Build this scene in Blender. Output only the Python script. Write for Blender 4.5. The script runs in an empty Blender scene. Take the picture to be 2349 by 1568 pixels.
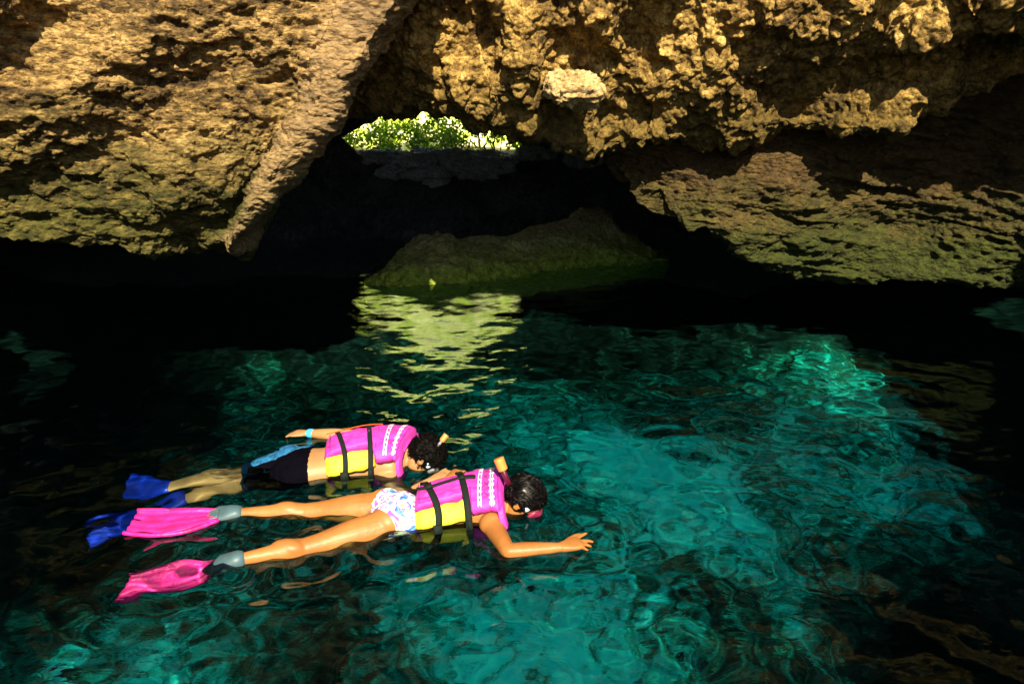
import bpy, bmesh, math, random
import numpy as np
from mathutils import Vector
R = math.radians
sc = bpy.context.scene
C = bpy.context.collection
rng = np.random.default_rng(7)
random.seed(7)

# ------------------------------------------------------------------ camera
CAMH, PITCH, F = 1.85, R(17.2), 1566.0
cam = bpy.data.cameras.new("camera"); cam.lens = 24.0; cam.sensor_width = 36.0
cam.clip_start = 0.05; cam.clip_end = 500
camo = bpy.data.objects.new("camera", cam); C.objects.link(camo)
camo.location = (0, 0, CAMH); camo.rotation_euler = (R(90) - PITCH, 0, 0)
sc.camera = camo

# ------------------------------------------------------------------ sky, sun, exposure
SUN_EL, SUN_AZ = R(39.4), R(8)          # sun stands behind the camera, a little to its right
world = bpy.data.worlds.new("World"); sc.world = world; world.use_nodes = True
wn = world.node_tree.nodes; wl = world.node_tree.links
sky = wn.new("ShaderNodeTexSky"); sky.sky_type = 'NISHITA'; sky.sun_disc = False
sky.sun_elevation = SUN_EL; sky.sun_rotation = R(180) - SUN_AZ
wl.new(sky.outputs[0], wn["Background"].inputs[0]); wn["Background"].inputs[1].default_value = 0.05
sun = bpy.data.lights.new("sun", 'SUN'); sun.energy = 5.0; sun.angle = R(0.5); sun.color = (1.0, 0.84, 0.60)
suno = bpy.data.objects.new("sun", sun); C.objects.link(suno)
to_sun = Vector((math.sin(SUN_AZ) * math.cos(SUN_EL), -math.cos(SUN_AZ) * math.cos(SUN_EL), math.sin(SUN_EL)))
suno.rotation_euler = to_sun.to_track_quat('Z', 'Y').to_euler(); suno.location = to_sun * 30
sun.cycles.is_caustics_light = True
sc.view_settings.view_transform = 'Standard'; sc.view_settings.look = 'None'
sc.view_settings.exposure = 1.62; sc.view_settings.gamma = 1.0
sc.view_settings.use_curve_mapping = False
sc.render.engine = 'CYCLES'
cy = sc.cycles
cy.use_denoising = True; cy.max_bounces = 10; cy.diffuse_bounces = 3; cy.glossy_bounces = 4
cy.transmission_bounces = 6; cy.sample_clamp_indirect = 3.0; cy.sample_clamp_direct = 0.0
cy.caustics_refractive = True; cy.caustics_reflective = False; cy.blur_glossy = 0.5

# ------------------------------------------------------------------ pixel -> world helpers (photo seen at 2349 x 1568)
FWD = np.array([0, math.cos(PITCH), -math.sin(PITCH)]); UP = np.array([0, math.sin(PITCH), math.cos(PITCH)])
CAM = np.array([0, 0, CAMH])
def ray(px, py):
    d = FWD * F + np.array([1.0, 0, 0]) * (px - 1174.5) + UP * (784 - py)
    return d / np.linalg.norm(d)
def at_y(px, py, Y):
    d = ray(px, py); return CAM + d * (Y / d[1])
def at_z(px, py, z):
    """point at height z seen at a pixel; below the water the view ray is bent"""
    d = ray(px, py)
    if z >= 0: return CAM + d * ((z - CAMH) / d[2])
    p = CAM + d * (-CAMH / d[2]); n = 1 / 1.28
    c = -d[2]; s2 = n * n * (1 - c * c)
    t = np.array([d[0] * n, d[1] * n, -math.sqrt(1 - s2)])
    return p + t * (z / t[2])

# ------------------------------------------------------------------ noise
def _h(ix, iy, iz, seed):
    n = (ix.astype(np.int64) * 374761393 + iy.astype(np.int64) * 668265263 + iz.astype(np.int64) * 2147483647 + seed * 1274126177) & 0xffffffff
    n = ((n ^ (n >> 13)) * 1274126177) & 0xffffffff
    n = ((n ^ (n >> 16)) * 2246822519) & 0xffffffff
    n = n ^ (n >> 15)
    return (n & 0xffffff) / 16777215.0
def vnoise(p, seed=0):
    i = np.floor(p); f = p - i; f = f * f * f * (f * (f * 6 - 15) + 10)
    ix, iy, iz = i[:, 0], i[:, 1], i[:, 2]
    def c(a, b, d): return _h(ix + a, iy + b, iz + d, seed)
    x0 = c(0,0,0)*(1-f[:,0]) + c(1,0,0)*f[:,0]; x1 = c(0,1,0)*(1-f[:,0]) + c(1,1,0)*f[:,0]
    x2 = c(0,0,1)*(1-f[:,0]) + c(1,0,1)*f[:,0]; x3 = c(0,1,1)*(1-f[:,0]) + c(1,1,1)*f[:,0]
    y0 = x0*(1-f[:,1]) + x1*f[:,1]; y1 = x2*(1-f[:,1]) + x3*f[:,1]
    return (y0*(1-f[:,2]) + y1*f[:,2]) * 2 - 1
M3 = np.array([[0.0, 0.8, 0.6], [-0.8, 0.36, -0.48], [-0.6, -0.48, 0.64]])
def fbm(p, octs=4, seed=0, gain=0.5):
    r = np.zeros(len(p)); a = 1.0; q = p.copy()
    for o in range(octs):
        r += a * vnoise(q, seed + o); a *= gain; q = (q @ M3.T) * 2.03 + 3.7
    return r
def ridged(p, octs=4, seed=0):
    r = np.zeros(len(p)); a = 1.0; q = p.copy()
    for o in range(octs):
        r += a * (1 - 2 * np.abs(vnoise(q, seed + o))); a *= 0.5; q = (q @ M3.T) * 2.1 + 1.3
    return r
def worley(p, seed=0):
    i = np.floor(p); f1 = np.full(len(p), 9.0); f2 = np.full(len(p), 9.0)
    for a in (-1, 0, 1):
        for b in (-1, 0, 1):
            for c in (-1, 0, 1):
                ix, iy, iz = i[:, 0] + a, i[:, 1] + b, i[:, 2] + c
                dx = ix + _h(ix, iy, iz, seed) - p[:, 0]; dy = iy + _h(ix, iy, iz, seed + 11) - p[:, 1]; dz = iz + _h(ix, iy, iz, seed + 23) - p[:, 2]
                d = np.sqrt(dx*dx + dy*dy + dz*dz)
                f2 = np.where(d < f1, f1, np.minimum(f2, d)); f1 = np.minimum(f1, d)
    return f1, f2
def sstep(a, b, x):
    t = np.clip((x - a) / (b - a), 0, 1); return t * t * (3 - 2 * t)

# ------------------------------------------------------------------ objects
def tag(o, label=None, cat=None, group=None, kind=None):
    for k, v in (('label', label), ('category', cat), ('group', group), ('kind', kind)):
        if v: o[k] = v
    return o
def link(name, me, mat=None, parent=None, smooth=True):
    o = bpy.data.objects.new(name, me); C.objects.link(o)
    if mat: me.materials.clear(); me.materials.append(mat)
    if smooth and len(me.polygons): me.polygons.foreach_set('use_smooth', np.ones(len(me.polygons), dtype=bool))
    if parent: o.parent = parent
    o.cycles.is_caustics_receiver = name in ('lake_bed', 'body', 'fin', 'fin_blade', 'foot_pocket', 'swim_trunks', 'bikini_bottom', 'life_vest', 'strap')
    return o
def mesh_np(name, V, faces):
    """faces: (n,4) or (n,3) array"""
    me = bpy.data.meshes.new(name); V = np.asarray(V, dtype=np.float32); faces = np.asarray(faces, dtype=np.int32)
    k = faces.shape[1]
    me.vertices.add(len(V)); me.vertices.foreach_set('co', V.ravel())
    me.loops.add(faces.size); me.loops.foreach_set('vertex_index', faces.ravel())
    me.polygons.add(len(faces)); me.polygons.foreach_set('loop_start', np.arange(0, faces.size, k, dtype=np.int32))
    me.update(calc_edges=True); return me
def grid_faces(n, m, wrap=False, flip=False):
    i, j = np.meshgrid(np.arange(n - 1), np.arange(m if wrap else m - 1), indexing='ij')
    j2 = (j + 1) % m
    f = np.stack([i*m + j, i*m + j2, (i+1)*m + j2, (i+1)*m + j], -1).reshape(-1, 4)
    return f[:, ::-1] if flip else f
def grid_normals(G):
    du = np.gradient(G, axis=0); dv = np.gradient(G, axis=1)
    n = np.cross(du, dv); n /= np.linalg.norm(n, axis=-1, keepdims=True) + 1e-9
    return n
def catmull(P, n, axis):
    """resample control array along an axis with n samples"""
    P = np.moveaxis(P, axis, 0); m = len(P)
    t = np.linspace(0, m - 1, n); i = np.clip(np.floor(t).astype(int), 0, m - 2); f = (t - i)
    sh = (n,) + (1,) * (P.ndim - 1); f = f.reshape(sh)
    p0 = P[np.clip(i - 1, 0, m-1)]; p1 = P[i]; p2 = P[i + 1]; p3 = P[np.clip(i + 2, 0, m-1)]
    r = 0.5 * ((2*p1) + (-p0 + p2)*f + (2*p0 - 5*p1 + 4*p2 - p3)*f*f + (-p0 + 3*p1 - 3*p2 + p3)*f**3)
    return np.moveaxis(r, 0, axis)
def net_surface(ctrl, n, m, disp, even=True):
    """smooth surface through control net [rows][cols], pushed out by disp(points, uv)"""
    G = catmull(catmull(np.array(ctrl, float), n*2, 0), m*2, 1)
    if even:   # respace rows and columns by mean arc length
        for ax, k in ((0, n), (1, m)):
            d = np.linalg.norm(np.diff(G, axis=ax), axis=-1).mean(axis=1 - ax) ** 0.8
            s = np.concatenate([[0], np.cumsum(d)]); t = np.linspace(0, s[-1], k)
            idx = np.interp(t, s, np.arange(len(s))); i0 = np.clip(idx.astype(int), 0, len(s) - 2); f = idx - i0
            H = np.moveaxis(G, ax, 0); H = H[i0]*(1-f)[:, None, None] + H[i0+1]*f[:, None, None]; G = np.moveaxis(H, 0, ax)
    N = grid_normals(G)
    flat = G.reshape(-1, 3); to = CAM - flat
    sgn = 1.0 if (N.reshape(-1, 3) * to).sum(1).mean() > 0 else -1.0
    d = disp(flat); d = (d - np.median(d)).reshape(n, m, 1)
    G2 = G + N * sgn * d
    return G2.reshape(-1, 3), grid_faces(n, m, flip=sgn > 0)

# ------------------------------------------------------------------ materials
def mat(name):
    m = bpy.data.materials.new(name); m.use_nodes = True
    return m, m.node_tree.nodes, m.node_tree.links, m.node_tree.nodes["Principled BSDF"]
def plain(name, col, rough=0.5, spec=0.5, coat=0, bump=0, bscale=60, var=0, sss=0):
    m, N, L, B = mat(name)
    B.inputs['Base Color'].default_value = (*col, 1); B.inputs['Roughness'].default_value = rough
    B.inputs['Specular IOR Level'].default_value = spec
    if coat: B.inputs['Coat Weight'].default_value = coat; B.inputs['Coat Roughness'].default_value = 0.15
    if sss: B.inputs['Subsurface Weight'].default_value = sss; B.inputs['Subsurface Radius'].default_value = (0.02, 0.008, 0.004)
    tc = N.new('ShaderNodeTexCoord')
    if var:
        nz = N.new('ShaderNodeTexNoise'); nz.inputs['Scale'].default_value = bscale * 0.35; nz.inputs['Detail'].default_value = 5
        L.new(tc.outputs['Object'], nz.inputs['Vector'])
        r = N.new('ShaderNodeValToRGB'); r.color_ramp.elements[0].position = 0.3; r.color_ramp.elements[1].position = 0.7
        r.color_ramp.elements[0].color = (*[c * (1 - var) for c in col], 1); r.color_ramp.elements[1].color = (*[min(1, c * (1 + var)) for c in col], 1)
        L.new(nz.outputs[0], r.inputs[0]); L.new(r.outputs[0], B.inputs['Base Color'])
    if bump:
        nz = N.new('ShaderNodeTexNoise'); nz.inputs['Scale'].default_value = bscale; nz.inputs['Detail'].default_value = 4
        L.new(tc.outputs['Object'], nz.inputs['Vector'])
        b = N.new('ShaderNodeBump'); b.inputs['Strength'].default_value = bump; b.inputs['Distance'].default_value = 0.01
        L.new(nz.outputs[0], b.inputs['Height']); L.new(b.outputs[0], B.inputs['Normal'])
    return m
def rock_mat(name, stops, scale=1.0, stretch=(1, 1, 1), moss=None, pebble=9.0, bump=0.9, rough=0.85, mosscol=(0.055, 0.085, 0.012)):
    m, N, L, B = mat(name)
    tc = N.new('ShaderNodeTexCoord'); mp = N.new('ShaderNodeMapping'); mp.inputs['Scale'].default_value = stretch
    L.new(tc.outputs['Object'], mp.inputs[0]); V = mp.outputs[0]
    def noise(s, det=6, ro=0.6, vec=V):
        n = N.new('ShaderNodeTexNoise'); n.inputs['Scale'].default_value = s; n.inputs['Detail'].default_value = det; n.inputs['Roughness'].default_value = ro
        L.new(vec, n.inputs['Vector']); return n.outputs[0]
    def math_(op, a, b):
        n = N.new('ShaderNodeMath'); n.operation = op
        for k, x in enumerate((a, b)):
            if isinstance(x, (int, float)): n.inputs[k].default_value = x
            else: L.new(x, n.inputs[k])
        return n.outputs[0]
    big = noise(1.3 * scale, 8, 0.65); fine = noise(11 * scale, 6, 0.7)
    f = math_('ADD', math_('MULTIPLY', big, 0.42), math_('MULTIPLY', fine, 0.58))
    r = N.new('ShaderNodeValToRGB'); cr = r.color_ramp
    while len(cr.elements) < len(stops): cr.elements.new(0.5)
    for e, (p, c) in zip(cr.elements, stops): e.position = p; e.color = (*c, 1)
    L.new(f, r.inputs[0]); col = r.outputs[0]
    # dark lichen specks
    sp = noise(34 * scale, 3, 0.6); spr = N.new('ShaderNodeMapRange'); spr.inputs[1].default_value = 0.54; spr.inputs[2].default_value = 0.62
    L.new(sp, spr.inputs[0])
    mx = N.new('ShaderNodeMix'); mx.data_type = 'RGBA'; mx.blend_type = 'MULTIPLY'
    L.new(math_('MULTIPLY', spr.outputs[0], 0.75), mx.inputs[0]); L.new(col, mx.inputs[6]); mx.inputs[7].default_value = (0.25, 0.2, 0.12, 1); col = mx.outputs[2]
    if moss:
        sep = N.new('ShaderNodeSeparateXYZ'); L.new(tc.outputs['Object'], sep.inputs[0])
        z = math_('ADD', sep.outputs[2], math_('MULTIPLY', math_('SUBTRACT', noise(2.2, 6, 0.7), 0.5), moss[2] if len(moss) > 2 else 1.6))
        mr = N.new('ShaderNodeMapRange'); mr.inputs[1].default_value = moss[1]; mr.inputs[2].default_value = moss[0]
        L.new(z, mr.inputs[0])
        mg = N.new('ShaderNodeMix'); mg.data_type = 'RGBA'
        L.new(math_('MULTIPLY', mr.outputs[0], 0.85), mg.inputs[0]); L.new(col, mg.inputs[6])
        mc = N.new('ShaderNodeValToRGB'); mc.color_ramp.elements[0].position = 0.35; mc.color_ramp.elements[1].position = 0.65
        mc.color_ramp.elements[0].color = (mosscol[0]*0.4, mosscol[1]*0.4, mosscol[2]*0.4, 1); mc.color_ramp.elements[1].color = (mosscol[0]*1.6, mosscol[1]*1.5, mosscol[2]*1.5, 1)
        L.new(fine, mc.inputs[0]); L.new(mc.outputs[0], mg.inputs[7]); col = mg.outputs[2]
    L.new(col, B.inputs['Base Color']); B.inputs['Roughness'].default_value = rough; B.inputs['Specular IOR Level'].default_value = 0.25
    vo = N.new('ShaderNodeTexVoronoi'); vo.inputs['Scale'].default_value = pebble * 2.2; L.new(V, vo.inputs['Vector'])
    h = math_('ADD', math_('MULTIPLY', noise(20 * scale, 8, 0.7), 1.0), math_('MULTIPLY', vo.outputs[0], -0.7))
    b = N.new('ShaderNodeBump'); b.inputs['Strength'].default_value = bump; b.inputs['Distance'].default_value = 0.055
    L.new(h, b.inputs['Height']); L.new(b.outputs[0], B.inputs['Normal'])
    return m

m_rockA = rock_mat("pale_limestone", [(0.39, (0.022, 0.014, 0.005)), (0.475, (0.12, 0.075, 0.024)), (0.545, (0.31, 0.20, 0.066)), (0.66, (0.64, 0.45, 0.18))], stretch=(1, 1, 2.0), moss=(1.2, 2.15, 1.7), mosscol=(.036, .046, .004))
m_rockB = rock_mat("pebbly_limestone", [(0.38, (0.03, 0.018, 0.005)), (0.46, (0.15, 0.09, 0.022)), (0.545, (0.36, 0.235, 0.06)), (0.66, (0.70, 0.49, 0.165))], pebble=12, moss=(1.85, 2.45, 1.2), mosscol=(0.075, 0.055, 0.009))  # brown tone, darker towards the lower edge of the ceiling
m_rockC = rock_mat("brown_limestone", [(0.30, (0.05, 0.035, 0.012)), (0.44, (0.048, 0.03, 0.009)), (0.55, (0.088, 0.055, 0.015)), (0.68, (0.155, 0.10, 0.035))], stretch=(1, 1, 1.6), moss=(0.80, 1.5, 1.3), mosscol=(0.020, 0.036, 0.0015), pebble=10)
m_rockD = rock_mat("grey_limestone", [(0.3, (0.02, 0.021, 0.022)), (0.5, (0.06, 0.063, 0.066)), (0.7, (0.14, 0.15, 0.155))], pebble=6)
m_rockE = rock_mat("mossy_boulder_stone", [(0.3, (0.10, 0.085, 0.04)), (0.5, (0.36, 0.31, 0.16)), (0.7, (0.60, 0.54, 0.34))], moss=(0.1, 0.55, 0.5), mosscol=(0.22, 0.33, 0.02), pebble=8)

# ------------------------------------------------------------------ rock masses
def back_rows(rows, tail):
    return rows + tail
# A: near overhanging wall on the left, with a smooth rib along its right edge
ys =   [-1500, -600, -200,  -60,   60,  170,  280,  400,  490,  565]
Dm =   [ 4.6,   5.2,  5.15, 5.02, 4.98, 4.98, 5.03, 5.12,  5.22, 5.32]
sil =  [ 1500, 1250, 1040,  960,  898,  812,  772,  660,  592,  538]
band = [ 1420, 1150,  970,  905,  840,  765,  715,  620,  560,  517]
vall = [ 1250,  980,  860,  800,  745,  690,  655,  588,  540,  506]
cols = [(-1500, -3.0), (-800, -1.6), (-350, -.8), (-60, -.45), (120, -.25), (280, -.1), (420, 0.0)]
botY = {-1500: 1100, -800: 760, -350: 530, -60: 542, 120: 552, 280: 580, 420: 596}
ctrl = []
VAL = []
def wide(x, k): return 1174 + (x - 1174) * (2.0, 1.4, 1.1)[k] if k < 3 else x
for k, y in enumerate(ys):
    row = []
    da = (.15, .6, .9)[k] if k < 3 else 1
    for (x, dd) in cols:
        yy = y if k < 6 else y + (botY[x] - 565) * (k - 5) / 4
        sway = 0.07 * math.sin(x * 0.011 + y * 0.016) + 0.05 * math.sin(x * .023 - y * 0.012)
        fx = x if x < 300 else x + (vall[k] - 640) * (x - 300) / 400
        row.append(at_y(wide(fx, k), yy, Dm[k] + dd * da + sway))
    row.append(at_y(vall[k] - 15, y, Dm[k] + (.04, .04, .04, .05, .05, .08, .15, .16, .12, .06)[k])); VAL.append(at_y(vall[k], y, Dm[k] + .15)); row.append(at_y(vall[k] + 22, y, Dm[k] + .02)); row.append(at_y(band[k], y, Dm[k] - .06))
    row.append(at_y(sil[k], y, Dm[k] + .06)); row.append(at_y(sil[k] - 12, y - 4, Dm[k] + .8)); row.append(at_y(sil[k] - 160, y - 40, Dm[k] + 2.0))
    ctrl.append(row)
last = ctrl[-1]
ctrl.append([p + np.array([0, .5, .05]) for p in last]); ctrl.append([p + np.array([0, 1.3, .5]) for p in last]); ctrl.append([p + np.array([0, 2.3, 1.6]) for p in last])
def dispA(p):
    q = p * np.array([1, 1, 1.9])
    x = p[:, 0]; z = p[:, 2]
    # the rib is smoother: distance to the valley line in x
    va_ = np.array(VAL)[::-1]; vx = np.interp(z, va_[:, 2], va_[:, 0])
    rib = sstep(-0.10, 0.12, x - vx + .10 * fbm(p * 3, 3, 19)) * (1 - .75 * sstep(2.2, 2.7, z))
    big = 0.07 * fbm(q * 1.1, 3, 3) + 0.035 * ridged(q * 2.6, 3, 5)
    w1, w2 = worley(q * 5.5 + 0.25 * fbm(q * 4, 2, 9)[:, None], 4)
    med = 0.035 * (0.6 - w1) + 0.025 * fbm(q * 9, 4, 12, .6)
    pit = sstep(0.18, 0.7, fbm(q * 3.1, 3, 21)) * -0.06
    sm = 0.012 * fbm(q * 26, 3, 17, .6)
    k = 1 - .40 * rib
    return (big * (1 - .2 * rib) + med * k + pit * (1 - .9 * rib) + sm)
V, Fc = net_surface(ctrl, 560, 820, dispA)
me = mesh_np("cave_wall", V, Fc); va_ = np.array(VAL)[::-1]
at2 = me.attributes.new("rib", 'FLOAT', 'POINT'); at2.data.foreach_set('value', sstep(-.06, .10, V[:, 0] - np.interp(V[:, 2], va_[:, 2], va_[:, 0]) + .12 * fbm(V * 3, 4, 19)).astype(np.float32))
N, L = m_rockA.node_tree.nodes, m_rockA.node_tree.links; B = N["Principled BSDF"]; src = B.inputs['Base Color'].links[0].from_socket
at_ = N.new('ShaderNodeAttribute'); at_.attribute_name = "rib"; mm = N.new('ShaderNodeMath'); mm.operation = 'MULTIPLY'; mm.inputs[1].default_value = .38; L.new(at_.outputs['Fac'], mm.inputs[0])
mx = N.new('ShaderNodeMix'); mx.data_type = 'RGBA'; L.new(mm.outputs[0], mx.inputs[0]); L.new(src, mx.inputs[6]); mx.inputs[7].default_value = (.44, .30, .15, 1); L.new(mx.outputs[2], B.inputs['Base Color'])
tag(link("cave_wall", me, m_rockA), kind='structure')

# B: pebbly ceiling mass across the middle and right
bx =  [ 640,  720,  800,  960, 1060, 1130, 1200, 1300, 1400, 1500, 1620, 1750, 1870, 2000, 2120, 2240, 2349, 2600, 3200, 4200]
ylo = [ 235,  246,  250,  249,  256,  252,  303,  326,  350,  338,  332,  326,  300,  303,  284,  232,  190,  80,  -40, -100]
rowsB = [(-1500, 4.1), (-600, 4.95), (-200, 5.45)]
fr = [0.0, .22, .45, .65, .82, 1.0]
ctrl = [[at_y(wide(x, k), y, D - max(0, x - 2200) * .0011 * (.15, .6, .9)[k]) for x in bx] for k, (y, D) in enumerate(rowsB)]
for f_ in fr:
    row = []
    for x, yl in zip(bx, ylo):
        y = -60 + (yl + 60) * f_
        D = 5.4 + .55 * f_ - max(0, x - 2200) * .0011
        D += .5 * max(0, min(1, (1000 - x) / 200)) + .28 * f_ * max(0, min(1, (x - 1250) / 200, (1900 - x) / 300)) * (1 if f_ > .8 else .6)
        D += 0.10 * math.sin(x * .0125 + f_ * 4.2) + 0.08 * math.sin(x * .027 - f_ * 5)
        if x > 1750:      # upper shelf and lower shelf with a recess between
            D += 0.20 * math.exp(-((f_ - .70) / .12) ** 2) * min(1, (x - 1750) / 250) - 0.08 * math.exp(-((f_ - .3) / .2) ** 2) * min(1, (x - 1750) / 250)
        row.append(at_y(x, y, D))
    ctrl.append(row)
last = ctrl[-1]
ctrl.append([p + np.array([0, .35, .02]) for p in last]); ctrl.append([p + np.array([0, 1.1, .25]) for p in last]); ctrl.append([p + np.array([0, 2.4, .8]) for p in last])
def dispB(p):
    q = p
    big = 0.10 * fbm(q * 1.0 + 5, 3, 31) + 0.05 * ridged(q * 2.1, 3, 35)
    a1, a2 = worley(q * 3.6 + 0.3 * fbm(q * 3, 2, 39)[:, None], 41)
    b1, b2 = worley(q * 9.5 + 0.25 * fbm(q * 7, 2, 43)[:, None], 47)
    c1, c2 = worley(q * 23, 53)
    low = 1 - .5 * sstep(1.75, 2.2, p[:, 2])
    return big + .13 * (0.55 - a1) + 0.075 * (.55 - b1) + .032 * (.55 - c1) + .012 * fbm(q * 30, 2, 57) - .05 * sstep(.2, .7, fbm(q * 4, 3, 61))
V, Fc = net_surface(ctrl, 620, 1000, dispB)
tag(link("cave_ceiling", mesh_np("cave_ceiling", V, Fc), m_rockB), kind='structure')

# C: lower wall on the right, under the lip
cx = [1360, 1440, 1482, 1560, 1660, 1730, 1820, 1960, 2100, 2220, 2360, 2600, 3200, 4000]
cyy = [372, 415, 470, 508, 546, 597, 634, 645, 648, 650, 652, 690, 900, 1200]
cD = [6.65, 6.45, 6.4, 6.35, 6.33, 6.35, 6.4, 6.42, 6.4, 6.35, 6.25, 5.9, 4.7, 3.4]
ctrl = []
for f_ in [0, .2, .4, .6, .8, 1.0]:
    row = []
    for x, yl, D in zip(cx, cyy, cD):
        yt = 120 + max(0, 1700 - x) * .3
        y = yt + (yl - yt) * f_; d = D + .15 * f_ + .14 * math.sin(x * .011 + f_ * 6) + .35 * (f_ < .1)
        d += .16 * math.exp(-((x - 1500 - 800 * f_) / 90) ** 2) * (.2 < f_ < .9)
        row.append(at_y(x, y, d))
    ctrl.append(row)
last = ctrl[-1]
ctrl.append([p + np.array([0.05, .4, .05]) for p in last]); ctrl.append([p + np.array([.25, 1.2, .5]) for p in last]); ctrl.append([p + np.array([.5, 2.4, 1.3]) for p in last])
ctrl = [[r[0] + np.array([1.2, 2.2, .3]), r[0] + np.array([.15, .6, .05])] + r for r in ctrl]
def dispC(p):
    q = p * np.array([1, 1, 1.7])
    t = q @ np.array([[1, 0, .35], [0, 1, 0], [-.35, 0, 1.]])
    b1, b2 = worley(q * 12, 71)
    return 0.09 * fbm(t * 1.2, 3, 73) + .06 * ridged(t * np.array([.8, 1, 2.2]) * 1.7, 3, 75) + .03 * (.5 - b1) + .022 * fbm(q * 12, 4, 79, .6) - .04 * sstep(.25, .6, ridged(t * np.array([.5, .5, 2.2]) * 1.5, 2, 83) - .6)
V, Fc = net_surface(ctrl, 420, 640, dispC)
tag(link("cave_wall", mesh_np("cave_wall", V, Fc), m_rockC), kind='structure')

# inner chamber roof (dark underside that runs back to the opening)
xs = np.linspace(-10, 10, 160); ysg = np.linspace(6.9, 14.7, 120)
Y, X = np.meshgrid(ysg, xs, indexing='ij')
P = np.stack([X, Y, 0 * X], -1).reshape(-1, 3)
Z = 2.75 + .12 * fbm(P * .8, 4, 91) + .05 * ridged(P * 2, 3, 93) - 3.8 * sstep(6.3, 9.3, np.abs(P[:, 0]))
Z += 1.0 * np.maximum(0, 8.0 - P[:, 1])
Z += 1.3 * np.exp(-((P[:, 0] + 1.5) / 2.0) ** 2) * sstep(10.2, 12.8, P[:, 1])
P[:, 2] = Z
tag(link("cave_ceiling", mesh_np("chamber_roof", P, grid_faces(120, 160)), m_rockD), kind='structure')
# hill top above it
P2 = P.copy(); P2[:, 2] = 3.4 + .3 * fbm(P * .5, 4, 95) + 2.2 * sstep(9, 6.8, P[:, 1]) - 3.2 * sstep(7, 9.8, np.abs(P[:, 0])) ; P2[:, 2] = np.maximum(P2[:, 2], P[:, 2] + .15)
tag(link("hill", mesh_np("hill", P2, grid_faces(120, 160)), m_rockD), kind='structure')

# back wall with the opening: rings round the opening outline
opx = [(785, 318), (812, 303), (832, 290), (868, 270), (910, 258), (960, 253), (1000, 256), (1040, 263), (1080, 272), (1112, 279), (1145, 287), (1172, 299), (1192, 318), (1206, 338),
       (1207, 362), (1150, 380), (1060, 385), (960, 388), (880, 378), (830, 356), (808, 338)]
O = np.array([at_y(x, y, 14.0) for x, y in opx]); cen = O.mean(0)
O[4:10, 2] += np.array([.45, .8, .95, .9, .7, .35])     # the gap rises higher than the lip in front lets one see
rings = []
for s_, dy in ((1.9, 1.3), (1.5, .9), (1.15, .4), (1.0, 0.0), (1.12, -.12), (1.5, 0.0), (2.3, .2), (3.6, .2), (7.0, .1)):
    r_ = cen + (O - cen) * s_; r_[:, 1] += dy
    if s_ > 1.4: r_[:, 2] = cen[2] + (O[:, 2] - cen[2]) * (1 + (s_ - 1) * 1.2)
    rings.append(r_)
G = catmull(np.array(rings), 90, 0)
G = np.concatenate([G, G[:, :1]], 1); G = catmull(G, 240, 1)
fl = G.reshape(-1, 3); n_ = .10 * fbm(fl * 1.6, 4, 101) + .04 * ridged(fl * 4, 3, 103)
fl2 = fl.copy(); fl2[:, 1] -= n_ ; fl2[:, 2] += .25 * n_; fl2[:, 0] += .2 * n_
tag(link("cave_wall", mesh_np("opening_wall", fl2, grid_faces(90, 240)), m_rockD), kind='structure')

# added unseen rock blobs behind the camera, there only to shade the pool sides
def blob(name, center, rad, seed, m, n=90, amp=.18, kind='structure', squash=1.0):
    th = np.linspace(0, math.pi, n); ph = np.linspace(0, 2 * math.pi, 2 * n + 1)[:-1]
    T, Ph = np.meshgrid(th, ph, indexing='ij')
    d = np.stack([np.sin(T) * np.cos(Ph), np.sin(T) * np.sin(Ph), np.cos(T)], -1).reshape(-1, 3)
    d = np.sign(d) * np.abs(d) ** squash
    c = np.array(center); r = np.array(rad)
    q = d * r + c
    k = 1 + amp * fbm(q * (1.3 / max(rad)) * 1.5, 4, seed) + amp * .35 * ridged(q * (5 / max(rad)), 3, seed + 5)
    me = mesh_np(name, c + d * r * k[:, None], grid_faces(n, 2 * n, wrap=True, flip=True))
    return link(name, me, m)
tag(blob("cave_wall", (7.0, -1.2, 2.0), (2.5, 2.0, 5.2), 111, m_rockB, amp=.34), kind='structure')  # added out-of-view blocker, keeps sun off the right wall and water
#tag(blob("cave_wall", (-5.2, -1.4, 0.4), (2.2, 2.6, 1.6), 113, m_rockA), kind='structure')

tag(blob("cave_wall", (-6.1, -1.2, 1.5), (1.6, 2.0, 5.0), 117, m_rockA, amp=.3), kind='structure')  # added out-of-view blocker, keeps sun off the far left water
# ------------------------------------------------------------------ lake bed and ground
def axis(*segs):
    out = []
    for a, b, s in segs: out += list(np.arange(a, b, s))
    out.append(segs[-1][1]); return np.array(out)
gx = axis((-11, -5, .12), (-5, 5, .035), (5, 11, .12)); gy = axis((-4.5, .8, .12), (.8, 8.5, .035), (8.5, 18, .07))
Y, X = np.meshgrid(gy, gx, indexing='ij'); p0 = np.stack([X, Y, 0 * X], -1).reshape(-1, 3); x, y = p0[:, 0], p0[:, 1]
bed = -2.35 - .5 * sstep(4, 7, y) + .55 * fbm(p0 * .55, 3, 121) + .22 * ridged(p0 * 1.3, 3, 123)
bed -= 1.5 * sstep(.9, 2.4, x - .18 * y) * sstep(6.2, 4.4, y)          # deep hole on the right
bed += .35 * np.exp(-(((x - 1.0) / 1.1) ** 2 + ((y - 5.6) / 1.0) ** 2))
w1, w2 = worley(np.stack([x * 1.25, y * 1.25, 0 * x], -1) + .2 * fbm(p0 * 1.5, 2, 131)[:, None], 133)
bed += .34 * np.clip(.62 - w1, 0, 1) ** .7 * (vnoise(p0 * .6, 137) > -.1)
v1, v2 = worley(np.stack([x * 3.4, y * 3.4, 0 * x], -1), 139)
bed += .10 * np.clip(.55 - v1, 0, 1) + .03 * fbm(p0 * 7, 3, 141)
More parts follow.
